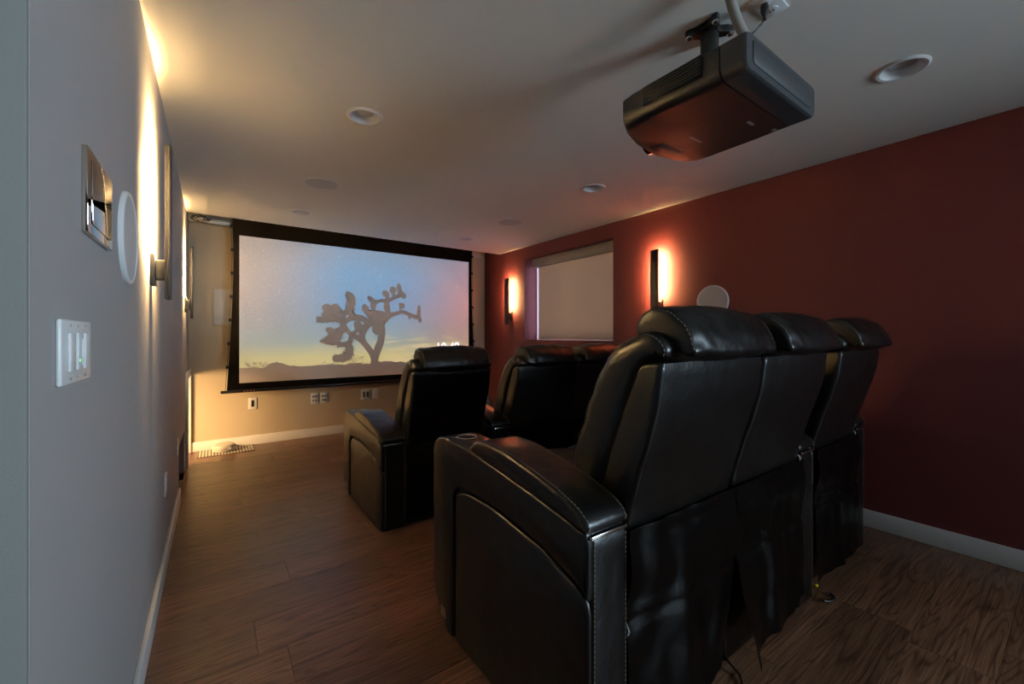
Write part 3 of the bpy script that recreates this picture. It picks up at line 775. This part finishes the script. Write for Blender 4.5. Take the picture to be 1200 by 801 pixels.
# ------------------------------------------------------------------ recliners
ARM_W, SEAT_W, OFF = .158, .575, .155
CACHE = {}
def zmap(z, low):
    if not low: return z
    return z-OFF if z > .5 else z*(.5-OFF)/.5
def wr(amp, f=9, seed=0, ex=None):
    def fn(c):
        a = amp
        if ex: a = amp*ex(c)
        return a*(noise.noise((c.x*f+seed, c.y*f*.8, c.z*f*.8))+.5*noise.noise((c.x*f*2.3, c.y*f*2+seed, c.z*f*2)))
    return fn
def stitch(bm, pts, pitch=.013, ln=.0075, wd=.0007):
    P = [Vector(p) for p in pts]; L = [0.0]
    for a, b in zip(P, P[1:]): L.append(L[-1]+(b-a).length)
    def at(q):
        k = 0
        while k < len(L)-2 and L[k+1] < q: k += 1
        return P[k].lerp(P[k+1], (q-L[k])/max(1e-9, L[k+1]-L[k]))
    x = pitch*.3
    while x+ln < L[-1]:
        c0, c1 = at(x), at(x+ln); x += pitch
        d = c1-c0
        if d.length < ln*.5 or d.length > ln*1.2: continue
        d.normalize(); u = d.cross(Vector((0, 0, 1)))
        if u.length < .1: u = d.cross(Vector((1, 0, 0)))
        u.normalize(); v = d.cross(u)
        q = [bm.verts.new(c+u*wd*i+v*wd*j) for c in (c0, c1) for i, j in ((-1, -1), (1, -1), (1, 1), (-1, 1))]
        for f in ((0, 1, 2, 3), (7, 6, 5, 4), (0, 4, 5, 1), (1, 5, 6, 2), (2, 6, 7, 3), (3, 7, 4, 0)): bm.faces.new([q[i] for i in f])
    return bm
ARM = [(0, 0, .01), (0, .690, .006), (.13, .715), (.40, .752), (.62, .778), (.80, .785), (.875, .772, .03), (.905, .73, .03), (.905, .12, .06), (.77, 0, .03)]
CAP = [(-.004, .694, .006), (.004, .722, .02), (.035, .745, .03), (.13, .775), (.25, .800), (.385, .823), (.50, .826), (.565, .812, .03), (.60, .785, .015), (.585, .770, .01), (.40, .748), (.20, .724), (.03, .696, .005)]
BAND = [(0, .52, .004), (0, .690, .008), (.13, .714), (.40, .751), (.62, .777), (.80, .784), (.875, .771, .03), (.907, .73, .03), (.907, .12, .06), (.772, 0, .03), (.735, 0, .004), (.735, .585, .05), (.66, .618, .05), (.45, .622), (.20, .595), (.02, .545, .01)]
PANEL = [(.004, 0, .004), (.722, 0, .004), (.722, .575, .05), (.65, .606, .05), (.45, .610), (.20, .583), (.03, .533, .02), (.004, .50, .01)]
WING = [(.227, .80), (.205, .89), (.182, .943), (.128, 1.062), (.072, 1.146), (.022, 1.190), (-.036, 1.212), (-.085, 1.200), (-.116, 1.165), (-.118, 1.140), (-.047, 1.120), (.022, .969), (.060, .86), (.091, .782), (.12, .60), (.27, .60)]
SHELL = [(-.106, 1.136, .02), (-.094, 1.031), (-.063, .915), (-.027, .804), (.004, .690), (.02, .60), (.15, .60), (.105, .782), (.036, .969), (-.030, 1.128, .02)]
HEAD = [(.020, 1.195, .02), (.022, 1.225, .02), (.002, 1.255, .02), (-.035, 1.277, .03), (-.085, 1.277, .03), (-.130, 1.248, .03), (-.160, 1.200, .03), (-.166, 1.155, .008), (-.150, 1.147, .006), (-.09, 1.160, .01), (-.03, 1.190, .02)]
def zo(pts, low, n=64, rad=.03): return resample(rounded([(p[0], zmap(p[1], low))+tuple(p[2:]) for p in pts], rad, 4), n)

def arm_parts(low, side):
    """side -1: outer face on the left (x=0); +1: outer face on the right (x=ARM_W). Local x 0..ARM_W"""
    W = ARM_W; mir = (lambda x0, x1: (x0, x1)) if side < 0 else (lambda x0, x1: (W-x1, W-x0))
    P = {}
    bm = prism(B(), zo(ARM, low, 80), *mir(.020, W), r=.012, n=3); P['arm_core'] = finish(bm, 'arm_core', M['leather'])
    bm = prism(B(), zo(BAND, low, 110, .02), *mir(0, .03), r=.010, n=2); P['side_band'] = finish(bm, 'side_band', M['leather'])
    bm = prism(B(), zo(PANEL, low, 80, .02), *mir(.005, .03), r=.011, n=2); P['side_panel'] = finish(bm, 'side_panel', M['leather'])
    bm = prism(B(), zo(CAP, low, 80, .02), *mir(-.003, W+.002), r=.013, n=8, puff=.003, fn=wr(.0015, 14, 3)); P['armrest_pad'] = finish(bm, 'armrest_pad', M['leather'], 50)
    z = zmap(.683, low)
    a, b = mir(.012, W-.008); P['chrome_strip'] = finish(box(B(), a, b, -.006, .004, z-.006, z+.004, .002), 'chrome_strip', M['chrome'])
    bm = B()
    for x in mir(.026, W-.010):
        pts = [(x, -.0015, zmap(.67-.65*k/20, low)) for k in range(21)]; stitch(bm, pts)
    cap = zo(CAP, low, 120, .02)
    tops = [p for p in cap]
    zc = lambda y: zmap(.72+.1*y, low)
    top = sorted([p for p in cap if p.y > zc(p.x)+.02 or p.x < .012], key=lambda p: p.x)
    for x in mir(.009, W-.009):
        stitch(bm, [(x, p.x-(.0022 if p.x < .02 else 0), p.y+.0022) for p in top])
    P['stitching'] = finish(bm, 'stitching', M['thread'], 0)
    zt = zmap(.781, low)
    cx = W/2 if side > 0 else W/2
    P['cup_holder'] = finish(lathe(B(), [(.044, -.004), (.044, .004), (.040, .006), (.036, .003), (.035, -.05), (.01, -.055)], (cx, .755, zt), 28), 'cup_holder', M['chrome'])
    P['control_button'] = finish(lathe(B(), [(.016, -.004), (.016, .003), (.013, .004), (.012, .002), (.004, .0025)], (cx-.01, .655, zmap(.779, low)), 16), 'control_button', M['chrome'])
    a, b = mir(-.001, .004)
    P['metal_badge'] = finish(box(B(), a, b, .79, .832, .045, .085, .001), 'metal_badge', M['satin'])
    return P
def seat_parts(low, flap):
    """local x 0..SEAT_W"""
    W = SEAT_W; P = {}
    bm = prism(B(), zo(SHELL, low, 70), .006, W-.006, r=.016, n=10, puff=.006, fn=wr(.003, 6, 5)); P['back_shell'] = finish(bm, 'back_shell', M['leather'], 60)
    ex = lambda c: .5+1.6*max(0, 1-min(c.x, W-c.x)/.16)
    fW, fH = wr(.0065, 12, 1, ex), wr(.0060, 15, 8, ex)
    bm = prism(B(), zo(WING, low, 80), -.002, W+.002, r=.035, n=26, puff=.010, fn=fW); P['back_cushion'] = finish(bm, 'back_cushion', M['leather'], 70)
    bm = prism(B(), zo(HEAD, low, 72), .052, W-.052, r=.016, n=40, puff=.012, fn=fH); P['headrest'] = finish(bm, 'headrest', M['leather'], 70)
    # seat cushion, base and footrest
    zt = zmap(.62, low)
    pts = resample(rounded([(.18, zt-.16), (.18, zt-.02), (.30, zt), (.80, zt+.015), (.89, zt-.01), (.905, zt-.07), (.89, zt-.16)], .05, 4), 60)
    bm = prism(B(), pts, .004, W-.004, r=.03, n=10, puff=.012, fn=wr(.004, 9, 2)); P['seat_cushion'] = finish(bm, 'seat_cushion', M['leather'], 70)
    pts = resample(rounded([(.80, .07), (.80, zt-.17), (.905, zt-.17), (.925, zt-.22), (.915, .09)], .025, 4), 50)
    bm = prism(B(), pts, .006, W-.006, r=.02, n=8, puff=.006, fn=wr(.003, 9, 4)); P['footrest'] = finish(bm, 'footrest', M['leather'], 70)
    P['base_frame'] = finish(box(B(), .004, W-.004, .035, .79, .006, zt-.17, .01), 'base_frame', M['leather'])
    for sx_ in (): pass
    # loose leather skirt hanging below the back
    bm = B(); nx, nz = 36, 40; g = []
    ztop, zbot = zmap(.665, low), .045
    for j in range(nz+1):
        t = j/nz; z = ztop+(zbot-ztop)*t; rowv = []
        for i in range(nx+1):
            u = i/nx; x = -.004+(W+.008)*u
            y = -.004-.012*math.sin(PI*min(1, t*3))
            y += -.020*t*(.5+noise.noise((u*3.2+flap*7, t*1.3, 2)))-.022*math.exp(-((u-.38-.12*t)/.09)**2)*min(1, t*2.2)*(1-.3*t)
            y += .008*noise.noise((u*7, t*4, flap))+.006*math.exp(-((t-.42)/.02)**2)
            zz = z+.010*noise.noise((u*4, 0, flap+3))*t
            if t < .03: y -= .006; 
            if flap == 1:      # the lower inner corner has come loose and droops
                q = max(0, 1-u/.35)*max(0, (t-.35)/.65)
                y -= .075*q; zz += .015*q; 
                q2 = max(0, (u-.80)/.2)*max(0, (t-.9)/.1); zz += .04*q2
            if flap == 0:
                q = max(0, (u-.75)/.25)*max(0, (t-.35)/.65); x -= .045*q; y += .02*q
                zz += .05*max(0, (t-.8)/.2)*max(0, u-.5)
            rowv.append(bm.verts.new((x, min(y, .02), max(zz, .012))))
        g.append(rowv)
    for a, b in zip(g, g[1:]):
        for i in range(nx): bm.faces.new((a[i], a[i+1], b[i+1], b[i]))
    r = bmesh.ops.solidify(bm, geom=bm.faces[:], thickness=.004)
    P['back_skirt'] = finish(bm, 'back_skirt', M['skirt'], 70)
    # stitching: back panel rim, cushion rim, headrest rim
    bm = B()
    hd = zo(HEAD, low, 140); hn = normals2(hd)
    for x in (.0565, W-.0565):
        fh = lambda p: fH(Vector((x, p.x, p.y)))-.0036
        stitch(bm, [(x, p.x+q.x*fh(p), p.y+q.y*fh(p)) for p, q in zip(hd, hn) if p.y > zmap(1.159, low)])
    wg = zo(WING, low, 160); wn = normals2(wg)
    for x in (.0085, W-.0085):
        fw = lambda p: fW(Vector((x, p.x, p.y)))-.0088
        stitch(bm, [(x, p.x+q.x*fw(p), p.y+q.y*fw(p)) for p, q in zip(wg, wn) if p.x > .12 and p.y > zmap(.79, low) or p.y > zmap(1.10, low) and (q.y > -.1 or p.x < -.1) or .0 < p.x and q.x > .5 and p.y > zmap(.79, low)])
    P['stitching'] = finish(bm, 'stitching', M['thread'], 0)
    return P
def get(kind, *a):
    k = (kind,)+a
    if k not in CACHE: CACHE[k] = arm_parts(*a) if kind == 'arm' else seat_parts(*a)
    return CACHE[k]
NEST = {'chrome_strip': 'armrest_pad', 'cup_holder': 'arm_core', 'control_button': 'arm_core', 'metal_badge': 'side_band'}
PLAB = {'chrome_strip': 'thin chrome strip under the armrest pad', 'cup_holder': 'chrome rimmed cup holder', 'metal_badge': 'small metal badge', 'stitching': 'pale contrast stitching'}
def place(parent, parts, dx):
    made = {}
    for n, me in parts.items():
        o = link(n, me, parent if n not in NEST else made[NEST[n]])
        if n not in NEST: o.location = (dx, 0, 0)
        if n in PLAB: o['label'] = PLAB[n]
        if n == 'stitching': o['kind'] = 'stuff'
        made[n] = o
def recliner(x, y, low, seq, label, group, flap=0):
    t = thing('recliner', (x, y, 0), label, 'recliner', group)
    dx = 0
    for s in seq:
        if s == 'L': place(t, get('arm', low, -1), dx); dx += ARM_W
        elif s == 'R': place(t, get('arm', low, 1), dx); dx += ARM_W
        else: place(t, get('seat', low, flap), dx); dx += SEAT_W
    return t
YR1, YR2 = .745, 2.515
RG, FG = 'black leather recliners in the rear row', 'black leather recliners in the front row'
recliner(.767, YR1, False, 'LS', 'large black leather recliner nearest the camera with armrest on its left', RG, 0)
recliner(.767+.158+.584, YR1, False, 'SR', 'middle black leather recliner of the rear row, with a drooping loose back corner', RG, 1)
recliner(2.297, YR1+.015, False, 'SR', 'rear row black leather recliner closest to the maroon wall', RG, 2)
recliner(.825, YR2, True, 'LS', 'front row black leather recliner standing left, before the screen', FG, 2)
recliner(1.625, YR2, True, 'LS', 'middle black leather recliner of the front row, under the window', FG, 2)
recliner(1.625+.158+.586, YR2, True, 'SR', 'front row black leather recliner half hidden behind the nearest recliner', FG, 2)
# yellow tipped cable on the floor behind the seats and a cable under the near seat
tag(obj('power_cable', tube(B(), [(2.22, .70, .012), (2.25, .685, .008), (2.285, .68, .006), (2.31, .69, .007), (2.318, .71, .007), (2.30, .715, .007)], .005, 6), M['cable']), 'thin black cable looped on the floor between the two right rear recliners', 'cable')
bm = B(); lathe(bm, [(.007, 0), (.007, .016), (.004, .018)], (2.318, .765, .012), 8, 'x'); tag(obj('cable_plug', bm, M['yellow']), 'tiny yellow plug on the floor beneath the rear recliners', 'plug')
tag(obj('floor_cable', tube(B(), [(1.52, .80, .03), (1.50, .72, .01), (1.46, .69, .005), (1.42, .68, .005), (1.39, .70, .005), (1.37, .74, .01)], .004, 6), M['cable']), 'black cable end curling out under the nearest recliner', 'cable')
# cushion and white tin on the front seat
bm = B(); lathe(bm, [(.02, -.05), (.10, -.045), (.13, 0), (.10, .045), (.02, .05)], (1.87, 3.05, .60), 24, 'x')
tag(obj('round_pillow', bm, M['pillow']), 'round grey striped pillow standing on the middle front seat', 'pillow')

# ------------------------------------------------------------------ floor things by the back wall
mt_ = tag(obj('striped_mat', box(B(), -.135, .350, 5.10, 5.375, .0005, .008, .002), M['stripes']), 'small cream mat with dark stripes on the floor below the screen', 'mat')
t = thing('robot_vacuum', (.085, 5.245, .008), 'round cream disc-shaped device sitting on the striped mat', 'robot vacuum')
obj('body', lathe(B(), [(.085, 0), (.104, .006), (.106, .035), (.106, .05), (.100, .060), (.09, .062)], (.085, 5.245, .010), 40), M['cream'], t)
obj('lid', lathe(B(), [(.088, 0), (.088, .006), (.082, .009), (.03, .010)], (.085, 5.245, .071), 36), M['cream'], t)
for a in (-1.75, -1.15): obj('side_button', box(B(), .085+.106*math.cos(a)-.018, .085+.106*math.cos(a)+.018, 5.245+.106*math.sin(a)-.004, 5.245+.106*math.sin(a)+.004, .035, .055, .002), M['plastic'], t)
# cables piled in the low recess
bm = B()
for j in range(4):
    pts = [(XL-.06+.03*math.cos(.5*k+j), LY0+.15+.12*j+.05*math.sin(.5*k), .012+.009*j+.008*math.sin(k*.9)) for k in range(28)]
    tube(bm, pts, .006, 6)
tag(obj('cable_bundle', bm, M['cable']), 'tangle of black cables lying in the low wall recess', 'cable')
